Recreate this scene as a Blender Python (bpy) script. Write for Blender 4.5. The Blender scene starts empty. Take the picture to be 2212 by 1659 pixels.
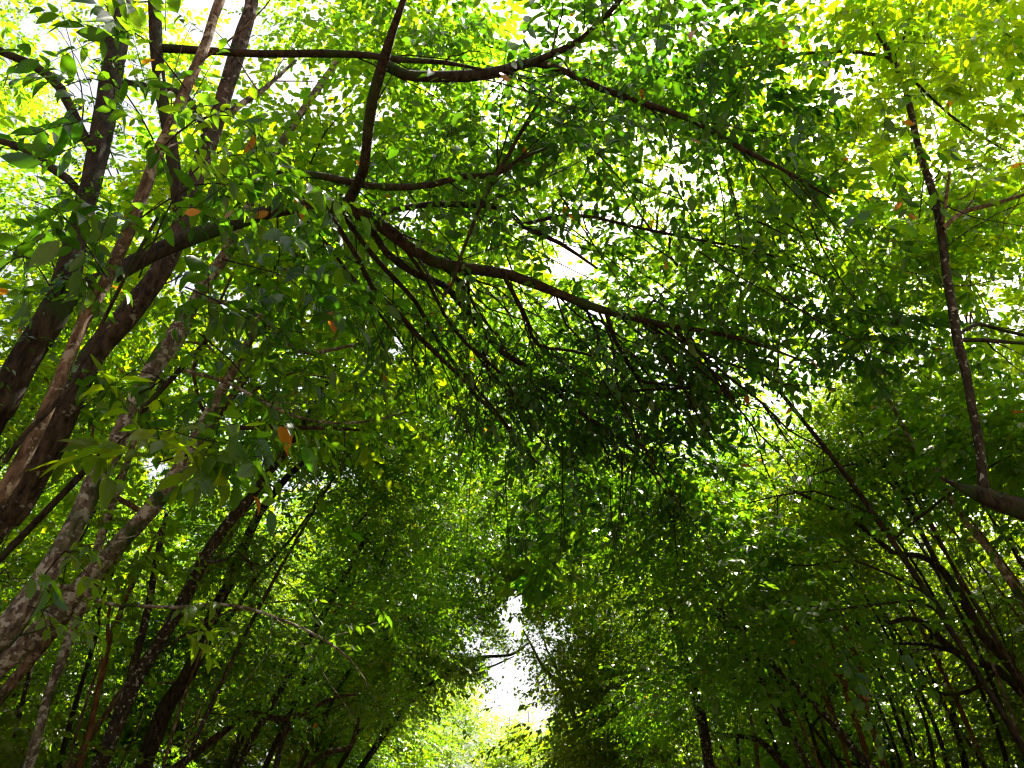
import bpy, math, random
import numpy as np
from mathutils import Vector

S = bpy.context.scene
C = S.collection
R = math.radians
random.seed(11)
rng = np.random.default_rng(11)

# ------------------------------------------------------------------ camera, sky, sun, exposure
PITCH = 31.5
EYE = np.array([0.0, 0.0, 1.6])
cam_d = bpy.data.cameras.new("camera")
cam_d.sensor_width = 36
cam_d.lens = 27
cam_d.clip_end = 600
cam_d.clip_start = 0.05
cam = bpy.data.objects.new("camera", cam_d)
C.objects.link(cam)
cam.location = EYE
cam.rotation_euler = (R(90 + PITCH), 0, 0)
S.camera = cam

SUN_EL, SUN_AZ = 58.0, 42.0       # azimuth clockwise from +Y (straight down the path)
w = bpy.data.worlds.new("World")
S.world = w
w.use_nodes = True
nt = w.node_tree
bgn = nt.nodes["Background"]
sky = nt.nodes.new("ShaderNodeTexSky")
sky.sky_type = 'NISHITA'
sky.sun_disc = False
sky.sun_elevation = R(SUN_EL)
sky.sun_rotation = R(SUN_AZ)
sky.dust_density = 7.0
sky.air_density = 1.0
sky.ozone_density = 0.2
hsv = nt.nodes.new("ShaderNodeHueSaturation")      # a hazy, almost white tropical sky
hsv.inputs["Saturation"].default_value = 0.45
nt.links.new(sky.outputs[0], hsv.inputs["Color"])
nt.links.new(hsv.outputs[0], bgn.inputs[0])
bgn.inputs[1].default_value = 0.06

sl = bpy.data.lights.new("sun", 'SUN')
sl.energy = 5.0
sl.angle = R(0.5)
sl.color = (1.0, 0.93, 0.78)
so = bpy.data.objects.new("sun", sl)
C.objects.link(so)
sd = Vector((math.sin(R(SUN_AZ)) * math.cos(R(SUN_EL)), math.cos(R(SUN_AZ)) * math.cos(R(SUN_EL)), math.sin(R(SUN_EL))))
so.rotation_euler = sd.to_track_quat('Z', 'Y').to_euler()
so.location = sd * 60

S.view_settings.view_transform = 'Standard'
S.view_settings.look = 'None'
S.view_settings.gamma = 1
S.view_settings.exposure = 2.45
S.cycles.max_bounces = 7
S.cycles.diffuse_bounces = 3
S.cycles.transmission_bounces = 5
S.cycles.glossy_bounces = 2
S.cycles.use_denoising = True
S.cycles.filter_width = 1.3
S.cycles.sample_clamp_indirect = 6

# ------------------------------------------------------------------ picture <-> place
W0, F0 = 2212.0, 1659.0          # traced pixel frame and its focal length
_cp, _sp = math.cos(R(PITCH)), math.sin(R(PITCH))

def ray(px, py):
    cx, cy = (px - 1106.0) / F0, (829.5 - py) / F0
    return np.array([cx, _cp - _sp * cy, _sp + _cp * cy])

def at(px, py, Y):
    d = ray(px, py)
    return EYE + d * (Y / d[1])

def depth(p):
    q = np.asarray(p) - EYE
    return q[..., 1] * _cp + q[..., 2] * _sp

def proj(P):
    q = P - EYE
    k = q[..., 1] * _cp + q[..., 2] * _sp
    u = -q[..., 1] * _sp + q[..., 2] * _cp
    k = np.where(k < 0.05, 1e9, k)
    return 1106 + F0 * q[..., 0] / k, 829.5 - F0 * u / k

# ------------------------------------------------------------------ materials
def nodes(m):
    m.use_nodes = True
    t = m.node_tree
    return t, t.nodes, t.links

def leaf_material(name, dark, mid, light, trans, mix, rough=0.34, old=(0.30, 0.10, 0.015)):
    m = bpy.data.materials.new(name)
    t, N, L = nodes(m)
    b = N["Principled BSDF"]
    out = N["Material Output"]
    at_ = N.new("ShaderNodeAttribute"); at_.attribute_name = "tint"
    oi = N.new("ShaderNodeObjectInfo")
    geo = N.new("ShaderNodeNewGeometry")
    noi = N.new("ShaderNodeTexNoise"); noi.inputs["Scale"].default_value = 1.3
    L.new(geo.outputs["Position"], noi.inputs["Vector"])
    add = N.new("ShaderNodeMath"); add.operation = 'MULTIPLY_ADD'
    L.new(noi.outputs[0], add.inputs[0]); add.inputs[1].default_value = 0.5
    sub = N.new("ShaderNodeMath"); sub.operation = 'SUBTRACT'; L.new(at_.outputs["Fac"], sub.inputs[0]); sub.inputs[1].default_value = 0.25
    L.new(sub.outputs[0], add.inputs[2])
    # keep old leaves old: value above 0.985 in the raw tint
    cr = N.new("ShaderNodeValToRGB")
    e = cr.color_ramp.elements
    e[0].position = 0.0; e[0].color = (*dark, 1)
    e[1].position = 1.0; e[1].color = (*light, 1)
    x = e.new(0.5); x.color = (*mid, 1)
    L.new(add.outputs[0], cr.inputs[0])
    tr = N.new("ShaderNodeValToRGB")
    f = tr.color_ramp.elements
    f[0].position = 0.0; f[0].color = (trans[0] * 0.45, trans[1] * 0.72, trans[2] * 1.2, 1)
    f[1].position = 0.9; f[1].color = (trans[0] * 1.25, trans[1] * 1.05, trans[2] * 0.8, 1)
    L.new(add.outputs[0], tr.inputs[0])
    gt = N.new("ShaderNodeMath"); gt.operation = 'GREATER_THAN'; L.new(at_.outputs["Fac"], gt.inputs[0]); gt.inputs[1].default_value = 0.992
    m1 = N.new("ShaderNodeMix"); m1.data_type = 'RGBA'
    L.new(gt.outputs[0], m1.inputs[0]); L.new(cr.outputs[0], m1.inputs[6]); m1.inputs[7].default_value = (*old, 1)
    m2 = N.new("ShaderNodeMix"); m2.data_type = 'RGBA'
    L.new(gt.outputs[0], m2.inputs[0]); L.new(tr.outputs[0], m2.inputs[6]); m2.inputs[7].default_value = (0.55, 0.22, 0.01, 1)
    L.new(m1.outputs[2], b.inputs["Base Color"])
    b.inputs["Roughness"].default_value = rough
    b.inputs["Specular IOR Level"].default_value = 0.45
    tl = N.new("ShaderNodeBsdfTranslucent")
    L.new(m2.outputs[2], tl.inputs[0])
    mx = N.new("ShaderNodeMixShader"); mx.inputs[0].default_value = mix
    L.new(b.outputs[0], mx.inputs[1]); L.new(tl.outputs[0], mx.inputs[2])
    L.new(mx.outputs[0], out.inputs[0])
    return m

LEAF = {
    'deep': leaf_material("deep_green_leaf", (0.012, 0.038, 0.004), (0.02, 0.062, 0.006), (0.045, 0.095, 0.008), (0.11, 0.28, 0.004), 0.42, 0.34),
    'fresh': leaf_material("fresh_green_leaf", (0.025, 0.06, 0.004), (0.05, 0.095, 0.005), (0.09, 0.125, 0.006), (0.42, 0.62, 0.004), 0.58),
    'green': leaf_material("mid_green_leaf", (0.015, 0.048, 0.005), (0.03, 0.078, 0.007), (0.06, 0.11, 0.008), (0.26, 0.49, 0.008), 0.52),
    'olive': leaf_material("olive_leaf", (0.02, 0.036, 0.006), (0.04, 0.062, 0.007), (0.075, 0.088, 0.010), (0.30, 0.44, 0.006), 0.50),
}

def bark_material(name, c0, c1, patch, patch_amt, moss=(0.025, 0.045, 0.008), moss_amt=0.0, scale=9.0):
    m = bpy.data.materials.new(name)
    t, N, L = nodes(m)
    b = N["Principled BSDF"]
    b.inputs["Roughness"].default_value = 0.9
    b.inputs["Specular IOR Level"].default_value = 0.15
    tc = N.new("ShaderNodeTexCoord")
    mp = N.new("ShaderNodeMapping"); mp.inputs["Scale"].default_value = (1, 1, 0.35)
    L.new(tc.outputs["Object"], mp.inputs[0])
    n1 = N.new("ShaderNodeTexNoise"); n1.inputs["Scale"].default_value = scale * 3; n1.inputs["Detail"].default_value = 8; n1.inputs["Roughness"].default_value = 0.7
    L.new(mp.outputs[0], n1.inputs["Vector"])
    r1 = N.new("ShaderNodeValToRGB"); r1.color_ramp.elements[0].position = 0.40; r1.color_ramp.elements[1].position = 0.62
    r1.color_ramp.elements[0].color = (*c0, 1); r1.color_ramp.elements[1].color = (*c1, 1)
    L.new(n1.outputs[0], r1.inputs[0])
    n2 = N.new("ShaderNodeTexNoise"); n2.inputs["Scale"].default_value = scale * 1.9; n2.inputs["Detail"].default_value = 5; n2.inputs["Roughness"].default_value = 0.62
    L.new(tc.outputs["Object"], n2.inputs["Vector"])
    r2 = N.new("ShaderNodeValToRGB"); p = 0.70 - 0.28 * patch_amt
    r2.color_ramp.elements[0].position = p; r2.color_ramp.elements[1].position = p + 0.035
    L.new(n2.outputs[0], r2.inputs[0])
    mx = N.new("ShaderNodeMix"); mx.data_type = 'RGBA'
    L.new(r2.outputs[0], mx.inputs[0]); L.new(r1.outputs[0], mx.inputs[6]); mx.inputs[7].default_value = (*patch, 1)
    n3 = N.new("ShaderNodeTexNoise"); n3.inputs["Scale"].default_value = 3.1; n3.inputs["Detail"].default_value = 6
    L.new(tc.outputs["Object"], n3.inputs["Vector"])
    r3 = N.new("ShaderNodeValToRGB"); q = 0.72 - 0.35 * moss_amt
    r3.color_ramp.elements[0].position = q; r3.color_ramp.elements[1].position = q + 0.12
    L.new(n3.outputs[0], r3.inputs[0])
    my = N.new("ShaderNodeMix"); my.data_type = 'RGBA'
    L.new(r3.outputs[0], my.inputs[0]); L.new(mx.outputs[2], my.inputs[6]); my.inputs[7].default_value = (*moss, 1)
    L.new(my.outputs[2], b.inputs["Base Color"])
    bp = N.new("ShaderNodeBump"); bp.inputs["Strength"].default_value = 1.0; bp.inputs["Distance"].default_value = 0.03
    L.new(n1.outputs[0], bp.inputs["Height"]); L.new(bp.outputs[0], b.inputs["Normal"])
    return m

BARK = {
    'dark': bark_material("dark_mossy_bark", (0.010, 0.007, 0.004), (0.05, 0.035, 0.02), (0.13, 0.12, 0.095), 0.1, moss_amt=0.5),
    'red': bark_material("reddish_bark", (0.014, 0.010, 0.007), (0.088, 0.058, 0.038), (0.22, 0.19, 0.155), 0.34, moss_amt=0.3),
    'pale': bark_material("pale_grey_bark", (0.05, 0.035, 0.024), (0.20, 0.155, 0.11), (0.33, 0.30, 0.25), 0.62, moss_amt=0.5),
    'tan': bark_material("tan_bark", (0.045, 0.025, 0.014), (0.19, 0.12, 0.072), (0.27, 0.215, 0.155), 0.5, moss_amt=0.25),
    'grey': bark_material("grey_lichened_bark", (0.014, 0.010, 0.007), (0.06, 0.045, 0.03), (0.30, 0.29, 0.25), 0.42, moss_amt=0.4, scale=12),
    'orange': bark_material("rust_brown_bark", (0.09, 0.04, 0.018), (0.24, 0.11, 0.05), (0.30, 0.19, 0.11), 0.3, moss_amt=0.1),
    'twig': bark_material("twig_bark", (0.012, 0.008, 0.005), (0.04, 0.026, 0.016), (0.08, 0.065, 0.05), 0.2, moss_amt=0.1),
}

# ------------------------------------------------------------------ mesh building
def make_mesh(name, V, loops, starts, mats, midx=None, tint=None):
    me = bpy.data.meshes.new(name)
    V = np.ascontiguousarray(V, dtype=np.float32)
    me.vertices.add(len(V)); me.vertices.foreach_set("co", V.ravel())
    me.loops.add(len(loops)); me.loops.foreach_set("vertex_index", np.asarray(loops, dtype=np.int32))
    me.polygons.add(len(starts)); me.polygons.foreach_set("loop_start", np.asarray(starts, dtype=np.int32))
    if midx is not None:
        me.polygons.foreach_set("material_index", np.asarray(midx, dtype=np.int32))
    me.polygons.foreach_set("use_smooth", np.ones(len(starts), dtype=bool))
    if tint is not None:
        a = me.attributes.new("tint", 'FLOAT', 'POINT')
        a.data.foreach_set("value", np.asarray(tint, dtype=np.float32))
    for m in mats:
        me.materials.append(m)
    me.update(calc_edges=True)
    return me

def link(name, me, parent=None, loc=None):
    o = bpy.data.objects.new(name, me)
    C.objects.link(o)
    if parent is not None:
        o.parent = parent
    if loc is not None:
        o.location = loc
    return o

def smooth_path(P, rad, step=0.14):
    """Catmull-Rom through P with radii."""
    P = np.asarray(P, float); rad = np.asarray(rad, float)
    if len(P) < 3:
        n = max(3, int(np.linalg.norm(P[-1] - P[0]) / step))
        t = np.linspace(0, 1, n)[:, None]
        return P[0] + (P[-1] - P[0]) * t, np.interp(t[:, 0], [0, 1], [rad[0], rad[-1]])
    Q = np.vstack([2 * P[0] - P[1], P, 2 * P[-1] - P[-2]])
    out, ro = [], []
    for i in range(len(P) - 1):
        p0, p1, p2, p3 = Q[i:i + 4]
        n = max(2, min(24, int(np.linalg.norm(p2 - p1) / step)))
        for k in range(n):
            t = k / n
            out.append(0.5 * (2 * p1 + (p2 - p0) * t + (2 * p0 - 5 * p1 + 4 * p2 - p3) * t * t + (3 * p1 - p0 - 3 * p2 + p3) * t ** 3))
            ro.append(rad[i] * (1 - t) + rad[i + 1] * t)
    out.append(P[-1]); ro.append(rad[-1])
    return np.array(out), np.array(ro)

class Tube:
    """Collects bark tubes into one mesh."""
    def __init__(s):
        s.V, s.F = [], []; s.n = 0
    def add(s, P, rad, seg=10, rough=0.10, cap=True):
        P = np.asarray(P, float); n = len(P)
        T = np.gradient(P, axis=0); T /= np.linalg.norm(T, axis=1)[:, None] + 1e-9
        ref = np.array([0.31, 0.87, 0.38]) if abs(T[0, 2]) > 0.6 else np.array([0.0, 0.1, 1.0])
        A = np.cross(T, ref); A /= np.linalg.norm(A, axis=1)[:, None] + 1e-9
        B = np.cross(T, A)
        th = np.arange(seg) * 2 * np.pi / seg
        ph = rng.uniform(0, 6.3, 4)
        L = np.concatenate([[0], np.cumsum(np.linalg.norm(np.diff(P, axis=0), axis=1))])
        wob = (np.sin(th[None] * 2 + ph[0] + L[:, None] * 1.7) + 0.7 * np.sin(th[None] * 3 + ph[1] - L[:, None] * 2.9)
               + 0.8 * np.sin(L[:, None] * 5.3 + ph[2])) * rough * 0.5
        nz = rng.normal(0, 1, (n, seg))
        nz = nz + np.roll(nz, 1, 0) + np.roll(nz, 1, 1) * .6
        wob = wob + nz * rough * 0.2
        rr = np.asarray(rad)[:, None] * (1 + wob)
        V = P[:, None] + rr[..., None] * (np.cos(th)[None, :, None] * A[:, None] + np.sin(th)[None, :, None] * B[:, None])
        s.V.append(V.reshape(-1, 3))
        i = np.arange(n - 1)[:, None] * seg; j = np.arange(seg)[None]; j2 = (j + 1) % seg
        F = np.stack([i + j, i + j2, i + seg + j2, i + seg + j], -1).reshape(-1, 4) + s.n
        s.F.append(F)
        s.n += n * seg
        if cap:
            s.V.append(P[-1:] + T[-1:] * rad[-1] * 0.6)
            tip = s.n; s.n += 1
            base = tip - seg
            k = np.arange(seg)
            s.F.append(np.stack([base + k, base + (k + 1) % seg, np.full(seg, tip), np.full(seg, tip)], -1))
    def mesh(s, name, mat):
        V = np.vstack(s.V); F = np.vstack(s.F)
        tri = F[:, 2] == F[:, 3]
        q, t3 = F[~tri], F[tri][:, :3]
        loops = np.concatenate([q.ravel(), t3.ravel()])
        starts = np.concatenate([np.arange(len(q)) * 4, len(q) * 4 + np.arange(len(t3)) * 3])
        return make_mesh(name, V, loops, starts, [mat])

# ---- leaves
def leaf_shape(lod):
    if lod == 0:
        v = [(0, 0, 0), (.25, 0, 0), (.55, 0, 0), (.8, 0, 0), (1, 0, 0),
             (.22, .17, .05), (.52, .215, .06), (.8, .12, .035), (.22, -.17, .05), (.52, -.215, .06), (.8, -.12, .035)]
        f = [(0, 1, 5), (1, 2, 6, 5), (2, 3, 7, 6), (3, 4, 7), (0, 8, 1), (1, 8, 9, 2), (2, 9, 10, 3), (3, 10, 4)]
        w = 1
    elif lod == 1:
        v = [(0, 0, 0), (.5, 0, 0), (1, 0, 0), (.3, .19, .05), (.68, .18, .05), (.3, -.19, .05), (.68, -.18, .05)]
        f = [(0, 1, 4, 3), (1, 2, 4), (0, 5, 6, 1), (1, 6, 2)]
    else:
        v = [(0, 0, 0), (.5, .23, .04), (1, 0, 0), (.5, -.23, .04)]
        f = [(0, 3, 2, 1)]
    v = np.array(v, float)
    v[:, 2] -= 0.16 * v[:, 0] ** 2
    return v, f

SHAPES = {k: leaf_shape(k) for k in (0, 1, 2)}

def unit(a):
    return a / (np.linalg.norm(a, axis=-1, keepdims=True) + 1e-9)

def make_leaves(org, dirs, n, L, tw, lod, r, droop=0.35, wid=1.0, old=0.002, twig=True):
    """Sprays: a twig from each org along dirs, n alternate leaves on it. Returns arrays."""
    s = len(org)
    dirs = unit(dirs)
    up = np.tile([0, 0, 1.0], (s, 1)) + r.normal(0, .28, (s, 3))
    side = unit(np.cross(up, dirs)); nrm = np.cross(dirs, side)
    t = (np.arange(n) + .6) / n
    tl = tw * r.uniform(.65, 1.25, s)
    sag = r.uniform(.05, .35, s)
    def pt(tt):
        return org[:, None] + dirs[:, None] * (tl[:, None] * tt[None])[..., None] + np.array([0, 0, -1.0]) * (sag[:, None] * tl[:, None] * tt[None] ** 2)[..., None]
    base = pt(t)
    sg = np.where(np.arange(n) % 2 == 0, 1.0, -1.0)
    ang = np.radians(r.normal(52, 14, (s, n))); ang[:, -1] *= 0.25
    ax = dirs[:, None] * np.cos(ang)[..., None] + side[:, None] * (np.sin(ang) * sg[None])[..., None]
    ax = ax + np.array([0, 0, -1.0]) * r.uniform(-.05, droop * 2, (s, n))[..., None] + r.normal(0, .12, (s, n, 3))
    ax = unit(ax)
    nz = nrm[:, None] + r.normal(0, .32, (s, n, 3))
    ay = unit(np.cross(nz, ax)); az = np.cross(ax, ay)
    ln = L * np.clip(np.exp(r.normal(-.1, .28, (s, n))), .4, 1.6) * (0.72 + .28 * np.sin(np.pi * (.15 + .8 * t)))[None]
    keep = r.random((s, n)) > 0.08
    o = base[keep]; ax = ax[keep]; ay = ay[keep]; az = az[keep]; ln = ln[keep]
    sv, sf = SHAPES[lod]
    wj = wid * r.uniform(.85, 1.15, len(o))
    V = o[:, None] + ln[:, None, None] * (sv[None, :, 0, None] * ax[:, None] + (sv[None, :, 1, None] * wj[:, None, None]) * ay[:, None] + (sv[None, :, 2, None] * r.uniform(.2, 2.4, len(o))[:, None, None]) * az[:, None])
    st = np.repeat(r.normal(.5, .13, s)[:, None], n, 1)[keep]
    ti = np.clip(st + r.normal(0, .14, len(o)), 0, .98)
    ti = np.where(r.random(len(o)) < old, 1.0, ti)
    return dict(V=V, tint=ti, lod=lod, twp=pt(np.linspace(0, 1, 3)) if twig else None)

def leaves_mesh(name, D, keep=None, mat='green', twr=0.0022, extra=None):
    V = D['V']; ti = D['tint']; lod = D['lod']
    if keep is not None:
        V = V[keep]; ti = ti[keep]
    m = len(V); sv, sf = SHAPES[lod]; nv = len(sv)
    loops, starts = [], []
    off = (np.arange(m) * nv)[:, None]
    pos = 0
    for f in sf:
        loops.append((off + np.array(f)[None]).ravel())
        starts.append(pos + np.arange(m) * len(f)); pos += m * len(f)
    nf = sum(len(a) for a in starts)
    VV = [V.reshape(-1, 3)]; base = m * nv
    midx = [np.zeros(nf, int)]
    tint = [np.repeat(ti, nv)]
    tw = D['twp']
    if tw is not None and len(tw):
        if keep is not None and D.get('tkeep') is not None:
            tw = tw[D['tkeep']]
        s, k, _ = tw.shape
        if s:
            rr = twr * np.linspace(1.25, .45, k)
            tri = np.array([[0, 1, .2], [.87, -.5, -.1], [-.87, -.5, .1]])
            TV = tw[:, :, None] + tri[None, None] * rr[None, :, None, None]
            VV.append(TV.reshape(-1, 3)); tint.append(np.zeros(s * k * 3))
            b0 = base + (np.arange(s) * k * 3)[:, None, None, None]
            i = (np.arange(k - 1) * 3)[None, :, None, None]
            j = np.arange(3)[None, None, :, None]; j2 = (j + 1) % 3
            q = np.concatenate([b0 + i + j, b0 + i + j2, b0 + i + 3 + j2, b0 + i + 3 + j], -1).reshape(-1, 4)
            loops.append(q.ravel()); starts.append(pos + np.arange(len(q)) * 4); pos += len(q) * 4
            midx.append(np.ones(len(q), int)); base += s * k * 3
    return make_mesh(name, np.vstack(VV), np.concatenate(loops), np.concatenate(starts), [LEAF[mat], BARK['twig']],
                     np.concatenate(midx), np.concatenate(tint))

# holes in the canopy where the photograph shows open sky: cx, cy, rx, ry, share of the leaves removed, nearest depth it cuts
GAPS = [(1238, 572, 46, 38, 1, 4.5), (1292, 680, 26, 24, 1, 6), (1196, 650, 28, 12, 1, 6), (1080, 592, 46, 16, .8, 6), (1420, 640, 40, 24, .7, 6),
        (1096, 1472, 44, 72, .96, 0), (1160, 1440, 80, 54, .45, 0), (1160, 1556, 34, 36, .95, 0), (1090, 1420, 100, 80, .3, 0), (1100, 1540, 60, 40, .4, 0), (1104, 1330, 28, 60, .95, 0), (1165, 1370, 70, 34, .75, 0), (1030, 1400, 50, 22, .75, 0),
        (500, 658, 20, 24, 1, 5), (400, 608, 36, 22, .95, 5), (505, 648, 45, 30, .4, 5), (100, 58, 90, 34, .7, 4), (150, 110, 60, 30, .7, 5), (335, 1010, 28, 24, 1, 6), (340, 1070, 30, 40, .6, 6), (300, 960, 20, 30, .7, 6),
        (855, 742, 18, 44, .9, 8), (300, 250, 70, 40, .5, 5), (430, 200, 80, 60, .45, 6),
        (700, 200, 110, 60, .62, 6), (660, 60, 60, 50, .4, 6), (830, 235, 34, 30, .8, 6), (840, 440, 60, 26, .7, 6), (900, 480, 60, 30, .75, 6), (760, 330, 60, 50, .5, 6),
        (930, 190, 40, 26, .6, 6), (1060, 190, 40, 30, .6, 6), (1120, 200, 40, 18, .7, 6), (1040, 400, 60, 30, .5, 6),
        (1400, 350, 90, 60, .62, 6), (1330, 260, 60, 40, .6, 6), (1480, 400, 80, 70, .5, 6), (1250, 480, 70, 40, .55, 6), (1380, 470, 60, 50, .55, 6), (1560, 420, 40, 40, .5, 6),
        (1600, 350, 50, 40, .4, 6), (1220, 60, 50, 60, .5, 6), (2140, 180, 60, 60, .4, 5), (2085, 720, 26, 50, .8, 6), (2130, 650, 70, 50, .3, 6),
        (1190, 760, 30, 12, .6, 8), (1825, 1250, 26, 50, .55, 8), (2010, 1290, 24, 24, .6, 8), (960, 960, 40, 50, .5, 10), (410, 1190, 40, 30, .6, 8), (300, 1120, 30, 30, .5, 8),
        (660, 1180, 40, 30, .4, 10), (770, 1180, 30, 30, .5, 10), (960, 1240, 70, 40, .45, 12), (1040, 1260, 40, 40, .6, 12), (1860, 940, 60, 30, .3, 8),
        (250, 1370, 40, 40, .5, 9), (380, 630, 60, 40, .5, 5), (90, 920, 40, 30, .5, 5), (60, 440, 40, 60, .5, 5), (20, 150, 40, 40, .7, 5)]

def gap_keep(Pc, r):
    """which leaves stay: Pc centres in the world."""
    px, py = proj(Pc); dk = depth(Pc)
    keep = np.ones(len(Pc), bool)
    for cx, cy, rx, ry, s, mn in GAPS:
        e = ((px - cx) / rx) ** 2 + ((py - cy) / ry) ** 2
        th = np.arctan2((py - cy) / ry, (px - cx) / rx)
        rag = .32 * np.sin(3 * th + cx) + .26 * np.sin(5 * th + cy) + .22 * np.sin(8 * th + cx + cy + dk)
        inside = (e < 1 + rag + r.normal(0, .42, len(Pc))) & (dk > mn)
        keep &= ~(inside & (r.random(len(Pc)) < s))
    return keep

# ---- foliage masses (shared meshes)
def blob_arrays(seed, nspr, n, L, tw, lod, wid=1.0, droop=.35, flat=.6):
    r = np.random.default_rng(seed)
    k = 9
    cc = unit(r.normal(0, 1, (k, 3))) * r.uniform(.2, .85, (k, 1)); cc[:, 2] *= flat
    sz = r.uniform(.22, .5, k)
    pick = r.choice(k, nspr, p=sz ** 1.5 / (sz ** 1.5).sum())
    off = r.normal(0, 1, (nspr, 3)) * sz[pick][:, None] * .62; off[:, 2] *= .6
    org = cc[pick] + off
    d = unit(org * .7 + off + r.normal(0, .35, (nspr, 3))); d[:, 2] = d[:, 2] * .45 - .05
    return org, d

VAR = {}
def variant(kind, i):
    """kind: near / mid / far / fine; unit-radius positions scaled to real size so leaves keep their size."""
    key = (kind, i)
    if key in VAR:
        return VAR[key]
    Rd, ns, n, L, tw, lod, wid, droop = {
        'near': (0.8, 56, 9, .122, .45, 0, 1.2, .4),
        'mid': (1.25, 118, 10, .122, .55, 1, 1.25, .3),
        'far': (2.0, 430, 12, .125, .65, 2, 1.25, .3),
        'fine': (1.5, 250, 11, .098, .52, 2, 1.3, .3)}[kind]
    o, d = blob_arrays(100 + i * 7 + len(kind), ns, n, L, tw, lod)
    r = np.random.default_rng(500 + i)
    L *= (1.0, 1.22, .82, 1.1, .92)[i]
    D = make_leaves(o * Rd, d, n, L, tw, lod, r, droop, wid * (1.0, .9, 1.12, 1.0, 1.15)[i], twig=(kind in ('near', 'mid')))
    D['R'] = Rd
    me = {}
    VAR[key] = (D, me)
    return VAR[key]

NVAR = {'near': 4, 'mid': 5, 'far': 5, 'fine': 5}
r_gap = np.random.default_rng(77)

def foliage(tree, kind, p, scale=1.0, mat='green', name='foliage', squash=1.0, rot=None):
    D, meshes = variant(kind, random.randrange(NVAR[kind]))
    a = random.uniform(0, 6.283) if rot is None else rot
    ca, sa = math.cos(a), math.sin(a)
    M = np.array([[ca, -sa, 0], [sa, ca, 0], [0, 0, 1]])
    sc = np.array([scale, scale, scale * squash])
    Pc = (D['V'].mean(axis=1) * sc) @ M.T + np.asarray(p)
    keep = gap_keep(Pc, r_gap)
    # nothing grows into the camera's own clearing
    dist = np.linalg.norm(Pc - EYE, axis=1)
    keep &= dist > (2.4 if kind == 'near' else 3.6)
    if keep.all() or keep.mean() > .999:
        if mat not in meshes:
            meshes[mat] = leaves_mesh('foliage', D, None, mat)
        me = meshes[mat]
    else:
        if keep.sum() < 30:
            return None
        D2 = dict(D)
        if D2['twp'] is not None:
            tc = (D2['twp'][:, 1] * sc) @ M.T + np.asarray(p)
            D2['tkeep'] = gap_keep(tc, r_gap) & (np.linalg.norm(tc - EYE, axis=1) > 2.6)
        me = leaves_mesh('foliage', D2, keep, mat)
    o = link(name, me, tree)
    o.location = np.asarray(p) - np.array(tree.location)
    o.rotation_euler = (0, 0, a)
    o.scale = sc
    return o

# ------------------------------------------------------------------ trees
def tree_root(name, base, label, group=None, cat='tree'):
    o = bpy.data.objects.new(name, None)
    C.objects.link(o)
    o.location = base
    o.empty_display_size = .3
    o['label'] = label; o['category'] = cat
    if group:
        o['group'] = group
    return o

TRIM = 0.86
def px_path(pts):
    """[(px, py, Y, width in px)] -> points and radii"""
    P = np.array([at(a, b, y) for a, b, y, _ in pts])
    rad = np.array([q[3] for q in pts]) * .5 * TRIM / F0 * depth(P)
    return P, rad

def grow_base(P, rad, sprd=.5):
    d = P[0] - P[1]; d = d / (abs(d[2]) + .25)
    h = P[0][2]
    b = P[0] + d * h * sprd; b[2] = -.12
    m = P[0] * .5 + b * .5; m[:2] = P[0][:2] * .42 + b[:2] * .58; m[2] = h * .45
    return np.vstack([b, m, P]), np.concatenate([[rad[0] * 1.45, rad[0] * 1.1], rad])

def tube_part(tree, name, P, rad, mat, seg=10, rough=.1, twigs=0, twl=.8, step=.14):
    T = Tube()
    Q, q = smooth_path(P, rad, step)
    o = np.array(tree.location)
    T.add(Q - o, q, seg, rough)
    for _ in range(twigs):
        i = random.randrange(len(Q) // 4, len(Q) - 1)
        d = unit(Q[i + 1] - Q[i]) * .8 + rng.normal(0, .5, 3); d[2] -= .12
        l = twl * random.uniform(.5, 1.4)
        n = 7
        ts = np.linspace(0, 1, n)[:, None]
        bend = rng.normal(0, .16, 3)
        W = Q[i] + unit(d) * l * ts + bend * l * ts ** 2 + np.cumsum(rng.normal(0, .012, (n, 3)), 0) * (ts > 0)
        T.add(W - o, np.linspace(min(q[i] * .5, .007), .0018, n), 4, .0)
    me = T.mesh(name, BARK[mat])
    return link(name, me, tree), Q, q

def along_leaves(tree, Q, nspr, L, lod, mat, spread=.25, n=10, tw=.4, droop=.5, start=.25, end=1.0, name='foliage', wid=1.0, old=.006, gaps=True):
    i = (start + (end - start) * rng.random(nspr)) * (len(Q) - 1)
    i0 = np.clip(i.astype(int), 0, len(Q) - 2)
    p = Q[i0] + (Q[i0 + 1] - Q[i0]) * (i - i0)[:, None]
    d = unit(Q[i0 + 1] - Q[i0]) * .6 + rng.normal(0, .65, (nspr, 3)); d[:, 2] = d[:, 2] * .5 - .12
    p = p + rng.normal(0, spread, (nspr, 3)) * np.array([1, 1, .7])
    D = make_leaves(p, d, n, L, tw, lod, rng, droop, wid, old)
    keep = np.ones(len(D['V']), bool)
    if gaps:
        keep = gap_keep(D['V'].mean(axis=1), r_gap)
        D['tkeep'] = gap_keep(D['twp'][:, 1], r_gap)
    D['V'] = D['V'] - np.array(tree.location); D['twp'] = D['twp'] - np.array(tree.location)
    return link(name, leaves_mesh(name, D, keep if gaps else None, mat, .0028), tree)

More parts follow.
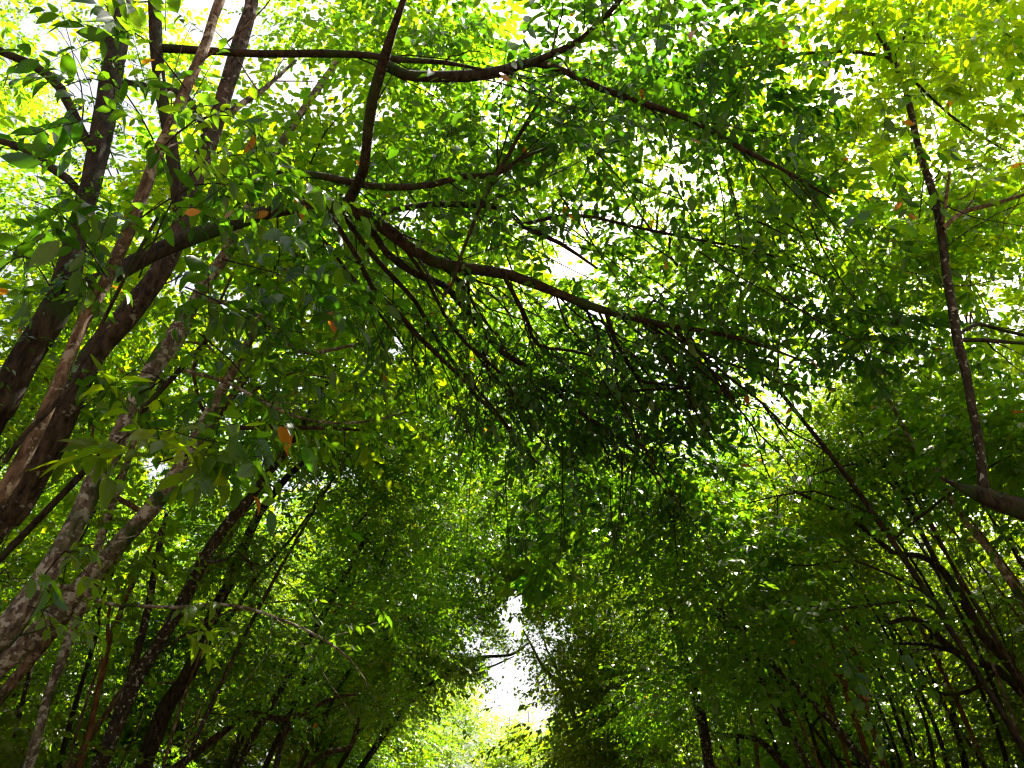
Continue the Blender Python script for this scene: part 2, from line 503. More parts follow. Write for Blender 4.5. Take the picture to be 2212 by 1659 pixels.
def limb_to(tree, Q, q, target, mat, name='limb', r0=None):
    """a limb from the trunk below the target up to it"""
    cand = np.where(Q[:, 2] < target[2] + .2)[0]
    if len(cand) == 0:
        cand = np.arange(len(Q))
    d = np.linalg.norm(Q[cand] - target, axis=1) + np.abs(Q[cand][:, 2] - (target[2] - .9)) * .6
    i = cand[np.argmin(d)]
    a = Q[i]
    v = target - a
    l = np.linalg.norm(v)
    if l < .5:
        return
    n1 = rng.normal(0, .09 * l, 3); n2 = rng.normal(0, .07 * l, 3)
    P = np.array([a, a + v * .3 + n1 + np.array([0, 0, .06 * l]), a + v * .68 + n2 + np.array([0, 0, .09 * l]), target, target + v / l * .7 + rng.normal(0, .2, 3)])
    rr = r0 or min(q[i] * .55, .012 + .010 * l)
    rad = np.array([rr * 1.15, rr * .85, rr * .6, rr * .35, rr * .12])
    tube_part(tree, name, P, rad, mat, 6, .06, twigs=5, twl=.7, step=.3)

def traced_tree(name, label, trunk, mat, branches=(), fol=(), group=None, base_spread=.5, twigs=0, seg=14, cat='tree', extend=None, girth=1.0):
    """trunk & branches are traced polylines; fol = [(kind, px, py, Y, scale, leaf)]"""
    P, rad = px_path(trunk); rad = rad * girth
    if extend:
        for (dx, dy, dz, k) in extend:
            P = np.vstack([P, P[-1] + np.array([dx, dy, dz])]); rad = np.append(rad, rad[-1] * k)
    P, rad = grow_base(P, rad, base_spread)
    root = tree_root(name, P[0] * np.array([1, 1, 0]), label, group, cat)
    _, Q, q = tube_part(root, 'trunk', P, rad, mat, seg + 8 if seg > 12 else seg, .12, twigs, step=.07 if seg > 12 else .14)
    for br in branches:
        o = dict(name='branch', mat=mat, twigs=4, twl=.7, leaves=0, L=.09, lod=1, leaf='deep', spread=.22, seg=8, start=.3, droop=.45)
        if isinstance(br, tuple):
            o.update(br[1]); br = br[0]
        bP, br_ = px_path(br); br_ = br_ * o.get('k', 1)
        _, bq, _ = tube_part(root, o['name'], bP, br_, o['mat'], o['seg'], .09, o['twigs'], o['twl'])
        if o['leaves']:
            along_leaves(root, bq, o['leaves'], o['L'], o['lod'], o['leaf'], o['spread'], start=o['start'], droop=o['droop'])
    for k, px, py, Y, s, lf in fol:
        p = at(px, py, Y)
        if foliage(root, k, p, s, lf) is not None:
            limb_to(root, Q, q, p, mat)
    return root, Q, q

# ---------- ground
def ground_material():
    m = bpy.data.materials.new("leaf_litter")
    t, N, L = nodes(m)
    b = N["Principled BSDF"]; b.inputs["Roughness"].default_value = .95
    tc = N.new("ShaderNodeTexCoord")
    v = N.new("ShaderNodeTexVoronoi"); v.inputs["Scale"].default_value = 14
    L.new(tc.outputs["Object"], v.inputs["Vector"])
    cr = N.new("ShaderNodeValToRGB")
    e = cr.color_ramp.elements
    e[0].color = (.05, .03, .015, 1); e[1].color = (.20, .12, .05, 1); x = e.new(.5); x.color = (.11, .07, .03, 1)
    sp = N.new("ShaderNodeSeparateColor"); L.new(v.outputs["Color"], sp.inputs[0]); L.new(sp.outputs[0], cr.inputs[0])
    L.new(cr.outputs[0], b.inputs["Base Color"])
    return m

def path_material():
    m = bpy.data.materials.new("trodden_earth")
    t, N, L = nodes(m)
    b = N["Principled BSDF"]; b.inputs["Roughness"].default_value = .95
    n = N.new("ShaderNodeTexNoise"); n.inputs["Scale"].default_value = 5; n.inputs["Detail"].default_value = 8
    tc = N.new("ShaderNodeTexCoord"); L.new(tc.outputs["Object"], n.inputs["Vector"])
    cr = N.new("ShaderNodeValToRGB"); cr.color_ramp.elements[0].color = (.12, .09, .06, 1); cr.color_ramp.elements[1].color = (.26, .21, .15, 1)
    L.new(n.outputs[0], cr.inputs[0]); L.new(cr.outputs[0], b.inputs["Base Color"])
    return m

def sheet(name, xs, ys, z, mat, amp, kind):
    X, Y = np.meshgrid(xs, ys)
    Z = z + amp * (np.sin(X * .31 + 1) * np.cos(Y * .23) + .4 * np.sin(X * 1.1 + Y * .7))
    V = np.stack([X, Y, Z], -1).reshape(-1, 3)
    nx, ny = len(xs), len(ys)
    i = (np.arange(ny - 1)[:, None] * nx + np.arange(nx - 1)[None]).ravel()
    F = np.stack([i, i + 1, i + nx + 1, i + nx], -1)
    o = link(name, make_mesh(name, V, F.ravel(), np.arange(len(F)) * 4, [mat]))
    o['kind'] = kind
    return o

sheet('ground', np.linspace(-250, 250, 120), np.linspace(-200, 300, 120), -.03, ground_material(), .02, 'structure')
sheet('path', np.linspace(-1.5, 1.7, 8), np.linspace(-25, 70, 90), .02, path_material(), .006, 'structure')
#MARK_TREES
def ln(Y, *pts):
    """pts (px, py, width) at one depth, or depth running from Y[0] to Y[1]"""
    if isinstance(Y, (int, float)):
        Y = (Y, Y)
    n = len(pts)
    return [(a, b, Y[0] + (Y[1] - Y[0]) * i / max(1, n - 1), wd) for i, (a, b, wd) in enumerate(pts)]

# ---- left bank, nearest first
limb = ln((3.2, 4.0), (140, 645, 56), (230, 602, 46), (330, 548, 42), (425, 508, 38), (520, 476, 36), (600, 453, 35), (690, 443, 34), (765, 458, 32)) + \
       ln((4.15, 5.8), (810, 478, 31), (860, 514, 30), (930, 562, 30), (1010, 580, 28), (1100, 594, 27), (1200, 632, 25), (1290, 666, 22), (1380, 690, 16), (1480, 709, 13), (1560, 722, 11), (1650, 748, 8), (1760, 790, 5))
up1 = ln((3.97, 2.6), (742, 452, 27), (768, 405, 26), (786, 365, 25), (795, 290, 26), (805, 215, 27), (828, 135, 26), (850, 62, 20), (886, -40, 15))
top_r = ln((3.05, 4.3), (832, 138, 26), (870, 160, 26), (930, 166, 28), (1010, 164, 28), (1090, 152, 26), (1150, 134, 22), (1222, 155, 18), (1300, 192, 17), (1400, 226, 17), (1500, 262, 16), (1600, 320, 13), (1690, 366, 9), (1800, 430, 5))
top_rr = ln((3.2, 2.6), (1140, 138, 18), (1190, 118, 17), (1260, 82, 16), (1330, 12, 14), (1380, -50, 11))
fan = [
    (ln((4.1, 6.0), (700, 445, 18), (771, 553, 15), (806, 623, 15), (866, 682, 14), (915, 738, 13), (978, 798, 12), (1034, 861, 10), (1086, 910, 8), (1130, 985, 4)), 10, 34),
    (ln((4.2, 6.9), (790, 470, 20), (834, 545, 20), (901, 593, 20), (957, 615, 19), (992, 651, 19), (1034, 703, 18), (1083, 759, 17), (1139, 794, 16), (1191, 840, 15), (1244, 882, 14), (1290, 934, 9), (1325, 1015, 4)), 12, 60),
    (ln((6.3, 7.4), (1250, 888, 12), (1331, 945, 9), (1384, 990, 7), (1440, 1040, 4)), 8, 40),
    (ln((4.1, 6.2), (745, 470, 13), (800, 545, 13), (850, 600, 13), (900, 655, 12), (935, 720, 11), (985, 790, 10), (1040, 850, 9), (1100, 925, 7), (1160, 1000, 4)), 9, 30),
    (ln((4.3, 6.2), (860, 520, 12), (920, 600, 11), (960, 680, 10), (1010, 745, 10), (1075, 800, 9), (1120, 870, 8), (1160, 940, 6), (1230, 1010, 3)), 9, 34),
    (ln((4.6, 6.0), (1086, 591, 13), (1114, 644, 13), (1139, 693, 11), (1163, 746, 9), (1244, 759, 8), (1320, 783, 5)), 6, 30),
    (ln((5.0, 6.6), (1310, 676, 12), (1328, 735, 11), (1356, 780, 10), (1384, 822, 9), (1433, 829, 8), (1524, 842, 5)), 6, 30),
    (ln((6.1, 6.8), (1190, 838, 11), (1279, 852, 10), (1384, 843, 9), (1489, 840, 7), (1560, 850, 4)), 6, 40),
    (ln((4.15, 5.2), (803, 464, 17), (860, 452, 17), (929, 441, 16), (1010, 443, 16), (1093, 452, 15), (1132, 490, 13), (1209, 525, 11), (1290, 580, 6)), 8, 30),
    (ln((4.7, 5.6), (1125, 485, 10), (1244, 465, 9), (1384, 493, 8), (1489, 514, 8), (1650, 547, 7), (1780, 600, 4)), 8, 36),
    (ln((5.2, 5.6), (1390, 690, 7), (1410, 650, 7), (1440, 665, 6), (1470, 700, 5), (1500, 760, 4)), 3, 10),
    (ln((4.0, 5.2), (640, 452, 9), (700, 520, 9), (790, 640, 8), (860, 730, 7), (900, 790, 5)), 6, 6),
    (ln((4.3, 3.7), (905, 560, 9), (960, 640, 9), (992, 563, 9), (1027, 472, 11), (1055, 409, 12), (1100, 332, 11), (1132, 273, 10), (1170, 210, 7)), 6, 26),
]
def fb(pts, tw, lv, **k):
    return (pts, dict(k=.95, twigs=tw, leaves=lv, twl=1.0, leaf='deep', spread=.30, L=.10, **k))

T1, Q, q = traced_tree('leaning_tree', 'dark mossy near trunk at the left edge whose long limb arches over the path',
    ln(3.2, (-60, 975, 90), (0, 880, 88), (62, 762, 84), (128, 650, 76), (162, 520, 64), (200, 380, 58), (228, 240, 58), (250, 100, 60), (268, -60, 55)), 'dark',
    branches=[(limb, dict(name='limb', twigs=14, twl=1.1, seg=12, leaves=90, start=.72, L=.10, spread=.35)),
              (up1, dict(name='limb', twigs=3, seg=10)),
              (top_r, dict(name='limb', twigs=16, twl=1.2, seg=10, leaves=70, start=.6, L=.10, spread=.42)),
              (top_rr, dict(twigs=8, leaves=60, spread=.42, L=.10, start=.3))] + [fb(a, b, c) for a, b, c in fan] +
             [(ln((3.2, 3.0), (212, 345, 24), (175, 280, 25), (130, 190, 24), (70, 140, 22), (0, 110, 20), (-70, 60, 14)), dict(twigs=3)),
              (ln((3.2, 3.3), (190, 440, 20), (150, 390, 21), (120, 370, 20), (60, 325, 20), (0, 305, 18), (-60, 300, 14)), dict(twigs=3))],
    girth=.86, twigs=6, seg=18, extend=[(-.1, -.1, 1.2, .85), (-.15, .1, 1.4, .7)])

T2, Q, q = traced_tree('leaning_tree', 'red-brown lichened trunk turning pale above, with a dark upright side stem',
    ln(3.7, (-60, 1205, 98), (25, 1095, 92), (100, 965, 86), (155, 860, 80), (202, 768, 74), (268, 690, 70), (330, 612, 64), (372, 540, 60), (402, 458, 55), (428, 370, 48), (462, 280, 46), (502, 150, 44), (540, 20, 40), (556, -40, 38)), 'red',
    branches=[(ln((3.68, 3.4), (392, 475, 36), (382, 400, 34), (368, 300, 33), (348, 200, 32), (337, 100, 30), (332, -30, 28)), dict(mat='dark', twigs=3, name='limb')),
              (ln((3.5, 3.1), (337, 104, 22), (450, 110, 21), (560, 116, 20), (700, 115, 19), (800, 120, 17), (870, 130, 15), (960, 135, 11), (1050, 152, 6)), dict(mat='dark', twigs=5, name='limb')),
              (ln((3.7, 3.9), (440, 300, 24), (500, 240, 18), (560, 200, 15), (590, 175, 10), (640, 130, 6)), dict(twigs=4, mat='pale')),
              (ln((3.7, 4.2), (455, 300, 18), (400, 210, 22), (330, 190, 20), (290, 180, 16), (240, 175, 12)), dict(twigs=4, mat='dark')),
              (ln((3.8, 4.1), (560, 372, 12), (680, 378, 17), (760, 394, 18), (830, 405, 19), (930, 400, 17), (1000, 381, 16), (1069, 378, 14), (1120, 345, 11), (1180, 320, 7)), dict(twigs=8, mat='dark', leaves=40, leaf='deep', spread=.35, name='limb'))],
    girth=.82, twigs=3, seg=18, extend=[(.15, 0, 1.6, .85)])

T3, Q, q = traced_tree('sapling', 'slender tan stem crossing in front of the dark mossy trunk at the left',
    ln(2.9, (-70, 1175, 42), (0, 1075, 41), (60, 968, 40), (112, 860, 38), (178, 700, 37), (232, 600, 36), (290, 470, 36), (342, 330, 33), (372, 268, 32), (402, 190, 28), (442, 100, 27), (482, -15, 26)), 'tan',
    branches=[(ln(2.85, (10, 1000, 14), (60, 930, 13), (150, 840, 12), (220, 700, 10), (290, 560, 9), (340, 470, 8)), dict(twigs=3, mat='dark'))],
    girth=.86, twigs=4, seg=14, extend=[(.1, 0, 1.4, .8)])

T4, Q, q = traced_tree('leaning_tree', 'mossy-footed trunk with pale mottled bark and a thin bare bough reaching right',
    ln((5.0, 5.2), (-80, 1450, 66), (0, 1380, 64), (60, 1302, 62), (120, 1212, 56), (170, 1120, 50), (210, 1030, 46), (242, 980, 44), (300, 850, 42), (360, 752, 39), (412, 668, 34), (452, 598, 30), (490, 545, 28), (512, 495, 26)), 'pale',
    branches=[(ln((5.0, 6.2), (119, 1267, 16), (168, 1274, 14), (224, 1302, 10), (280, 1307, 9), (385, 1312, 9), (472, 1305, 8), (542, 1316, 8), (630, 1347, 7), (700, 1382, 6), (752, 1421, 5), (790, 1470, 3)), dict(twigs=6, leaves=12, leaf='green', start=.6)),
              (ln((5.2, 6.0), (430, 650, 14), (500, 655, 12), (570, 690, 11), (640, 760, 10), (720, 755, 9), (800, 735, 7), (850, 715, 4)), dict(twigs=6, leaves=14, leaf='green')),
              (ln((5.2, 6.2), (400, 800, 10), (500, 830, 9), (590, 880, 8), (680, 910, 7), (780, 912, 6), (880, 890, 4)), dict(twigs=8, leaves=16, leaf='green'))],
    twigs=5, seg=14, extend=[(.2, .1, 1.3, .85), (.3, .2, 1.5, .8)])

T5, Q, q = traced_tree('leaning_tree', 'pale smooth trunk with a white bark scar behind the mossy-footed one',
    ln((6.4, 6.2), (-60, 1520, 52), (35, 1411, 50), (98, 1350, 48), (155, 1290, 46), (210, 1225, 43), (248, 1183, 42), (297, 1134, 40), (346, 1075, 36), (392, 1005, 33), (432, 930, 31), (475, 850, 28), (520, 770, 24)), 'pale',
    branches=[(ln((6.2, 6.6), (450, 925, 13), (500, 926, 15), (560, 922, 15), (640, 924, 14), (700, 924, 11), (790, 930, 6)), dict(mat='red', twigs=5, name='limb'))],
    twigs=3, seg=12, extend=[(.3, .1, 1.4, .85), (.2, .2, 1.5, .75)])

T6, Q, q = traced_tree('slender_tree', 'thin pale trunk ringed with dark moss bands near the left bottom corner',
    ln((7.2, 7.0), (50, 1700, 26), (63, 1655, 26), (87, 1568, 25), (112, 1480, 24), (133, 1428, 24), (150, 1375, 23), (178, 1305, 22), (196, 1235, 22), (217, 1165, 20), (245, 1085, 18), (275, 1000, 16), (300, 930, 14)), 'pale',
    twigs=4, seg=10, extend=[(.2, .1, 1.5, .8)])

T7, Q, q = traced_tree('forked_tree', 'dark trunk flecked with white lichen, forking low into two leaning stems',
    ln((8.2, 8.0), (205, 1690, 44), (217, 1652, 42), (252, 1568, 40), (280, 1498, 40), (304, 1449, 34), (336, 1400, 32), (374, 1337, 31), (402, 1288, 30), (430, 1228, 29), (465, 1169, 28), (507, 1113, 26), (539, 1078, 24), (580, 1020, 20), (630, 960, 15)), 'grey',
    branches=[(ln((8.1, 8.2), (284, 1470, 26), (292, 1425, 20), (300, 1395, 19), (311, 1351, 19), (325, 1288, 18), (336, 1218, 17), (347, 1170, 15), (360, 1110, 10)), dict(name='stem', twigs=3)),
              (ln((8, 8.2), (446, 1215, 9), (490, 1208, 9), (510, 1190, 8), (540, 1215, 6), (570, 1220, 4)), dict(twigs=2))],
    twigs=4, seg=12, extend=[(.4, .2, 1.4, .8)])

T8, Q, q = traced_tree('leaning_tree', 'dark leaf-clad trunk leaning right, next after the white-flecked fork',
    ln((9.8, 9.4), (295, 1700, 46), (312, 1650, 44), (336, 1585, 42), (367, 1515, 38), (402, 1463, 35), (437, 1393, 33), (465, 1316, 30), (490, 1270, 28), (520, 1200, 25), (560, 1110, 22), (620, 1030, 18), (670, 980, 12)), 'dark',
    branches=[(ln((9.6, 9.9), (430, 1405, 12), (500, 1330, 10), (560, 1240, 9), (640, 1150, 8), (700, 1060, 5)), dict(twigs=4, leaves=10, leaf='green'))],
    twigs=6, seg=10, extend=[(.4, .2, 1.2, .8)])

T9, Q, q = traced_tree('slender_tree', 'thin orange-brown lit stem in front of the bright leaves at lower left',
    ln((9.0, 9.0), (160, 1700, 18), (171, 1655, 17), (196, 1568, 17), (210, 1498, 16), (227, 1428, 16), (238, 1375, 15), (259, 1330, 13), (275, 1280, 10)), 'orange',
    branches=[(ln(9, (226, 1430, 9), (232, 1390, 9), (233, 1340, 8), (240, 1300, 6)), dict(twigs=2, name='stem'))],
    twigs=3, seg=8, extend=[(.2, .1, 1.0, .7)])

T10, Q, q = traced_tree('slender_tree', 'thin dark stem left of the orange-brown lit stem',
    ln(10.0, (122, 1700, 13), (129, 1652, 13), (150, 1568, 12), (175, 1480, 12), (200, 1400, 11), (215, 1340, 10), (222, 1290, 8)), 'dark', twigs=3, seg=8, extend=[(.2, .1, 1.5, .6)])
T11, Q, q = traced_tree('slender_tree', 'thin brown stem at the extreme lower left between mossy trunks',
    ln(9.0, (10, 1700, 14), (20, 1640, 14), (45, 1530, 12), (70, 1430, 11), (95, 1330, 9)), 'grey', twigs=3, seg=8, extend=[(.2, .1, 1.5, .6)])

T12, Q, q = traced_tree('crooked_tree', 'low crooked tree with sunlit elbow bough at bottom left of centre',
    ln((11.4, 11.2), (330, 1720, 22), (385, 1655, 21), (437, 1617, 19), (490, 1575, 17), (535, 1541, 16), (609, 1554, 15), (665, 1536, 13), (717, 1508, 10), (770, 1500, 6)), 'red',
    branches=[(ln(11.3, (590, 1690, 18), (600, 1640, 16), (615, 1585, 15), (632, 1548, 12)), dict(twigs=2, name='stem'))], twigs=6, seg=10, base_spread=.25)
T13, Q, q = traced_tree('crooked_tree', 'twisted brown stem bending right at the bottom edge beside the elbow bough',
    ln(12.4, (600, 1720, 18), (655, 1665, 16), (690, 1635, 15), (717, 1622, 14), (752, 1617, 12), (766, 1590, 9), (775, 1550, 6)), 'red', twigs=4, seg=8, base_spread=.25)
T14, Q, q = traced_tree('leaning_tree', 'brown trunk under the dense finer leaves left of the path gap',
    ln((14, 14.5), (480, 1700, 20), (500, 1640, 20), (540, 1560, 18), (585, 1480, 16), (640, 1400, 13), (700, 1330, 10)), 'dark', twigs=5, seg=8)
T15, Q, q = traced_tree('leaning_tree', 'dark bough tree reaching towards the bright path gap from the left',
    ln((19, 21), (760, 1700, 18), (800, 1630, 17), (850, 1560, 15), (910, 1495, 13), (978, 1449, 11), (1034, 1421, 9), (1104, 1414, 7), (1140, 1390, 4)), 'dark',
    branches=[(ln((20, 21.5), (960, 1462, 8), (1010, 1452, 7), (1060, 1440, 5), (1110, 1418, 3)), dict(twigs=3))], twigs=10, seg=8)

# ---- right bank
R1, Q, q = traced_tree('fallen_leaning_tree', 'thick dark near-horizontal trunk at the right edge carrying a thin upright stem',
    ln((4.7, 5.0), (2420, 1210, 66), (2320, 1150, 60), (2230, 1108, 54), (2160, 1086, 50), (2112, 1066, 38), (2085, 1057, 24), (2060, 1046, 13), (2030, 1030, 6)), 'dark',
    branches=[(ln((5.0, 4.4), (2140, 1092, 44), (2128, 1062, 34), (2122, 1030, 28), (2114, 950, 27), (2100, 880, 26), (2086, 800, 26), (2070, 745, 25), (2056, 660, 25), (2042, 575, 23), (2034, 500, 23), (2018, 425, 21), (1990, 340, 20), (1974, 275, 19), (1958, 200, 17), (1930, 130, 15), (1880, 45, 12), (1840, -20, 9)), dict(mat='grey', name='stem', seg=12, twigs=14, twl=1.0, k=.88)),
              (ln((4.6, 4.8), (2036, 494, 13), (2080, 458, 12), (2150, 440, 10), (2230, 415, 8)), dict(mat='tan', twigs=3)),
              (ln((4.6, 4.4), (2036, 480, 9), (2045, 420, 8), (2052, 370, 6)), dict(mat='tan', twigs=1)),
              (ln((4.8, 5.2), (2066, 735, 12), (2130, 735, 11), (2215, 742, 9), (2280, 740, 7)), dict(twigs=3)),
              (ln((4.8, 5.2), (2072, 722, 9), (2110, 700, 9), (2160, 712, 9), (2230, 728, 8)), dict(twigs=3)),
              (ln((4.45, 4.9), (1935, 128, 11), (1850, 112, 10), (1740, 115, 9), (1630, 138, 9), (1520, 160, 7), (1400, 195, 4)), dict(mat='red', twigs=8, leaves=30, leaf='deep', spread=.35)),
              (ln((4.5, 4.2), (1930, 130, 8), (1950, 90, 7), (1965, 30, 6), (1975, -30, 5)), dict(twigs=2)),
              (ln((4.6, 5.4), (1940, 140, 8), (2000, 200, 7), (2080, 270, 7), (2180, 330, 5)), dict(twigs=4))],
    seg=14, base_spread=.3)
R2, Q, q = traced_tree('leaning_tree', 'pale thin trunk slanting down to the right edge beneath the upright stem',
    ln((7.4, 7.0), (2290, 1420, 20), (2230, 1330, 19), (2180, 1250, 18), (2130, 1180, 17), (2085, 1127, 16), (2050, 1071, 15), (2015, 1001, 14), (1977, 963, 12), (1940, 900, 9)), 'pale', twigs=4, seg=10, extend=[(-.3, -.1, 1.2, .8)])
R3, Q, q = traced_tree('leaning_tree', 'long dark trunk sweeping diagonally up left from the right edge',
    ln((8.4, 8.0), (2260, 1560, 26), (2212, 1480, 25), (2173, 1428, 24), (2120, 1368, 23), (2085, 1302, 20), (2033, 1228, 17), (1984, 1200, 15), (1928, 1193, 13), (1875, 1148, 12), (1805, 1102, 10), (1753, 1078, 9), (1650, 1030, 6)), 'dark',
    branches=[(ln((8.1, 8.6), (2030, 1228, 14), (1990, 1150, 13), (1960, 1080, 12), (1900, 990, 9), (1850, 920, 6)), dict(mat='grey', twigs=4))], twigs=8, seg=10)
R4, Q, q = traced_tree('leaning_tree', 'dark bowed trunk curving over to the left at lower right',
    ln((9, 8.8), (2300, 1560, 22), (2208, 1498, 21), (2155, 1445, 20), (2085, 1421, 19), (2033, 1382, 18), (1998, 1347, 17), (1956, 1337, 13), (1907, 1351, 8)), 'dark',
    branches=[(ln((8.9, 9.2), (2090, 1420, 11), (2020, 1395, 10), (1960, 1390, 8), (1880, 1392, 5)), dict(twigs=4)),
              (ln((8.9, 9.2), (2160, 1445, 10), (2100, 1490, 10), (2040, 1500, 9), (1970, 1470, 6)), dict(twigs=4))], twigs=8, seg=10)
R5, Q, q = traced_tree('leaning_tree', 'grey-brown trunk running diagonally from bottom right of centre up to the left',
    ln((9.6, 9.4), (1915, 1700, 22), (1875, 1655, 21), (1823, 1592, 20), (1788, 1550, 19), (1746, 1508, 18), (1700, 1466, 17), (1648, 1414, 16), (1595, 1358, 14), (1543, 1312, 11), (1500, 1290, 7)), 'grey', twigs=8, seg=10)
R6, Q, q = traced_tree('slender_tree', 'rust-brown slim trunk with a sharp fork at lower right',
    ln((10.4, 10.2), (1925, 1700, 16), (1910, 1655, 16), (1893, 1596, 15), (1872, 1533, 14), (1865, 1480, 13), (1851, 1428, 12), (1833, 1379, 11), (1815, 1320, 8)), 'orange',
    branches=[(ln(10.3, (1872, 1525, 10), (1848, 1495, 9), (1816, 1470, 9), (1790, 1440, 7), (1765, 1410, 5)), dict(twigs=3, name='stem'))], twigs=4, seg=8, extend=[(-.2, 0, 1.2, .7)])
R6b, Q, q = traced_tree('slender_tree', 'second rust-brown slim trunk just left of the forked rust-brown one',
    ln((10.8, 10.6), (1885, 1700, 15), (1876, 1655, 15), (1860, 1590, 14), (1840, 1535, 13), (1826, 1487, 12), (1812, 1440, 9), (1795, 1380, 7)), 'orange', twigs=4, seg=8, extend=[(-.2, 0, 1.2, .7)])
R8, Q, q = traced_tree('upright_tree', 'dark upright trunk standing right of the bright path gap',
    ln((12.3, 12), (1538, 1700, 26), (1532, 1655, 25), (1518, 1568, 24), (1501, 1498, 23), (1480, 1428, 21), (1459, 1358, 18), (1440, 1290, 13)), 'grey', twigs=6, seg=10, extend=[(-.2, 0, 1.2, .8)])
R9, Q, q = traced_tree('leaning_tree', 'brown trunk leaning left against the bright path gap with bare upper twigs',
    ln((20, 21), (1322, 1700, 17), (1300, 1655, 17), (1279, 1620, 16), (1251, 1578, 15), (1233, 1526, 14), (1209, 1480, 12), (1174, 1442, 9), (1149, 1396, 6), (1130, 1360, 4)), 'tan',
    branches=[(ln((20.5, 21), (1222, 1500, 8), (1200, 1440, 7), (1180, 1400, 5), (1168, 1350, 3)), dict(twigs=4)),
              (ln((20.3, 20.5), (1262, 1590, 9), (1262, 1540, 8), (1235, 1470, 6), (1215, 1420, 4)), dict(twigs=4))], twigs=12, seg=8)
R10, Q, q = traced_tree('leaning_tree', 'brown low bough tree slanting from the bottom edge right of the dark upright trunk',
    ln((13, 13.5), (1720, 1700, 18), (1680, 1640, 17), (1640, 1600, 15), (1600, 1590, 12), (1550, 1585, 8), (1500, 1560, 5)), 'red', twigs=6, seg=8)

# thin stems crowding the right bottom corner: each its own tree
stems = [(2240, 1700, 2110, 1400, 9.5, 14, 'grey'), (2190, 1700, 2090, 1430, 10, 12, 'dark'), (2140, 1700, 2030, 1440, 10.5, 13, 'orange'), (2098, 1700, 2030, 1500, 11, 11, 'dark'),
         (2060, 1700, 1960, 1440, 11.5, 12, 'grey'), (2030, 1700, 1985, 1520, 10, 10, 'dark'), (1990, 1700, 1900, 1450, 12, 12, 'grey'), (1960, 1700, 1900, 1530, 13, 9, 'red'),
         (1790, 1700, 1735, 1520, 12, 11, 'dark'), (1760, 1700, 1680, 1500, 13, 12, 'red'), (1640, 1700, 1600, 1480, 14, 11, 'tan'), (1600, 1700, 1580, 1500, 15, 9, 'dark'),
         (2260, 1640, 2180, 1440, 8.6, 12, 'tan'), (1845, 1700, 1790, 1530, 11, 10, 'orange'), (1440, 1700, 1420, 1560, 18, 9, 'grey')]
STEM_LBL = ['thin grey stem at the extreme bottom right corner', 'thin dark stem second from the bottom right corner', 'thin rust-brown stem among the crowded stems of the right corner',
            'short dark stem behind the crowded stems of the right corner', 'long grey stem left of the crowded right corner', 'slight dark stem standing close to the long grey stem',
            'grey stem right of the rust-brown forked trunk', 'fine reddish stem right of the rust-brown forked trunk', 'dark slim stem left of the paired rust-brown trunks',
            'reddish slim stem crossing the grey-brown diagonal trunk low down', 'tan sunlit stem between upright dark trunk and diagonal trunk', 'thin dark stem beside the tan sunlit stem',
            'tan stem touching the right edge below the bowed trunk', 'fine rust-brown stem left of the two larger rust-brown trunks', 'thin grey stem in bright leaves right of the path gap']
for (x0, y0, x1, y1, Y, wd, mt), lb in zip(stems, STEM_LBL):
    mx, my = (x0 + x1) / 2 + random.uniform(-6, 14), (y0 + y1) / 2
    t_, Q, q = traced_tree('slender_tree', lb, ln((Y, Y - .2), (x0, y0, wd), (mx, my, wd * .9), (x1, y1, wd * .75)), mt, group='slender stems in the right understorey', twigs=4, seg=8,
                           extend=[(-.3, 0, 1.2, .8), (-.5, .1, 1.2, .6)])
    top = Q[-1]
    foliage(t_, 'fine', top + rng.normal(0, .5, 3), .8, 'olive')

# ---- crowns of the traced trees: foliage held above and around the trunk tops
def crown(tree, lst):
    for k, px, py, Y, s, lf in lst:
        foliage(tree, k, at(px, py, Y), s, lf)

Q1, _q1 = smooth_path(*px_path(ln(3.2, (0, 880, 88), (62, 762, 84), (128, 650, 76), (162, 520, 64), (200, 380, 58), (228, 240, 58), (250, 100, 60))))
along_leaves(T1, Q1, 130, .045, 2, 'deep', .075, 6, .09, .5, start=0, gaps=False, name='moss_tuft', wid=.8, old=0)

# leafy shoots close to the camera on the left
def shoot(tree, pts, nspr, L=.10, mat='deep', lod=0, spread=.10, n=10, tw=.34, droop=.55, old=.006, wd=5):
    P, rad = px_path([(a, b, Y, wd * (1 - .7 * i / len(pts))) for i, (a, b, Y) in enumerate(pts)])
    _, q_, _ = tube_part(tree, 'twig', P, rad, 'twig', 5, .05, 2, .3)
    along_leaves(tree, q_, nspr, L, lod, mat, spread, n, tw, droop, start=.15, gaps=False, old=old)

shoot(T3, [(300, 600, 2.8), (380, 420, 2.8), (470, 330, 2.9), (560, 320, 3.0), (640, 350, 3.1)], 22, .11, 'green', spread=.14)
shoot(T3, [(290, 480, 2.7), (420, 400, 2.8), (500, 400, 2.8), (600, 400, 2.9), (690, 470, 3.0)], 14, .11, 'deep', spread=.15)
shoot(T3, [(340, 330, 2.7), (420, 260, 2.7), (500, 250, 2.7), (560, 300, 2.7)], 10, .10, 'green', spread=.12)
shoot(T3, [(230, 600, 2.6), (180, 520, 2.5), (130, 460, 2.5), (60, 430, 2.5)], 11, .12, 'deep', spread=.16)
shoot(T3, [(330, 300, 2.6), (270, 200, 2.6), (200, 170, 2.5), (130, 190, 2.5)], 9, .12, 'deep', spread=.14)
shoot(T3, [(400, 190, 2.6), (320, 90, 2.5), (250, 50, 2.5), (200, 20, 2.5)], 6, .12, 'green', spread=.12)
shoot(T4, [(480, 560, 4.4), (560, 580, 4.3), (620, 600, 4.2), (680, 650, 4.2)], 14, .15, 'deep', spread=.2, tw=.5)
shoot(T4, [(400, 620, 4.2), (470, 650, 4.1), (560, 700, 4.0), (660, 720, 4.0)], 16, .14, 'deep', spread=.2, tw=.5)
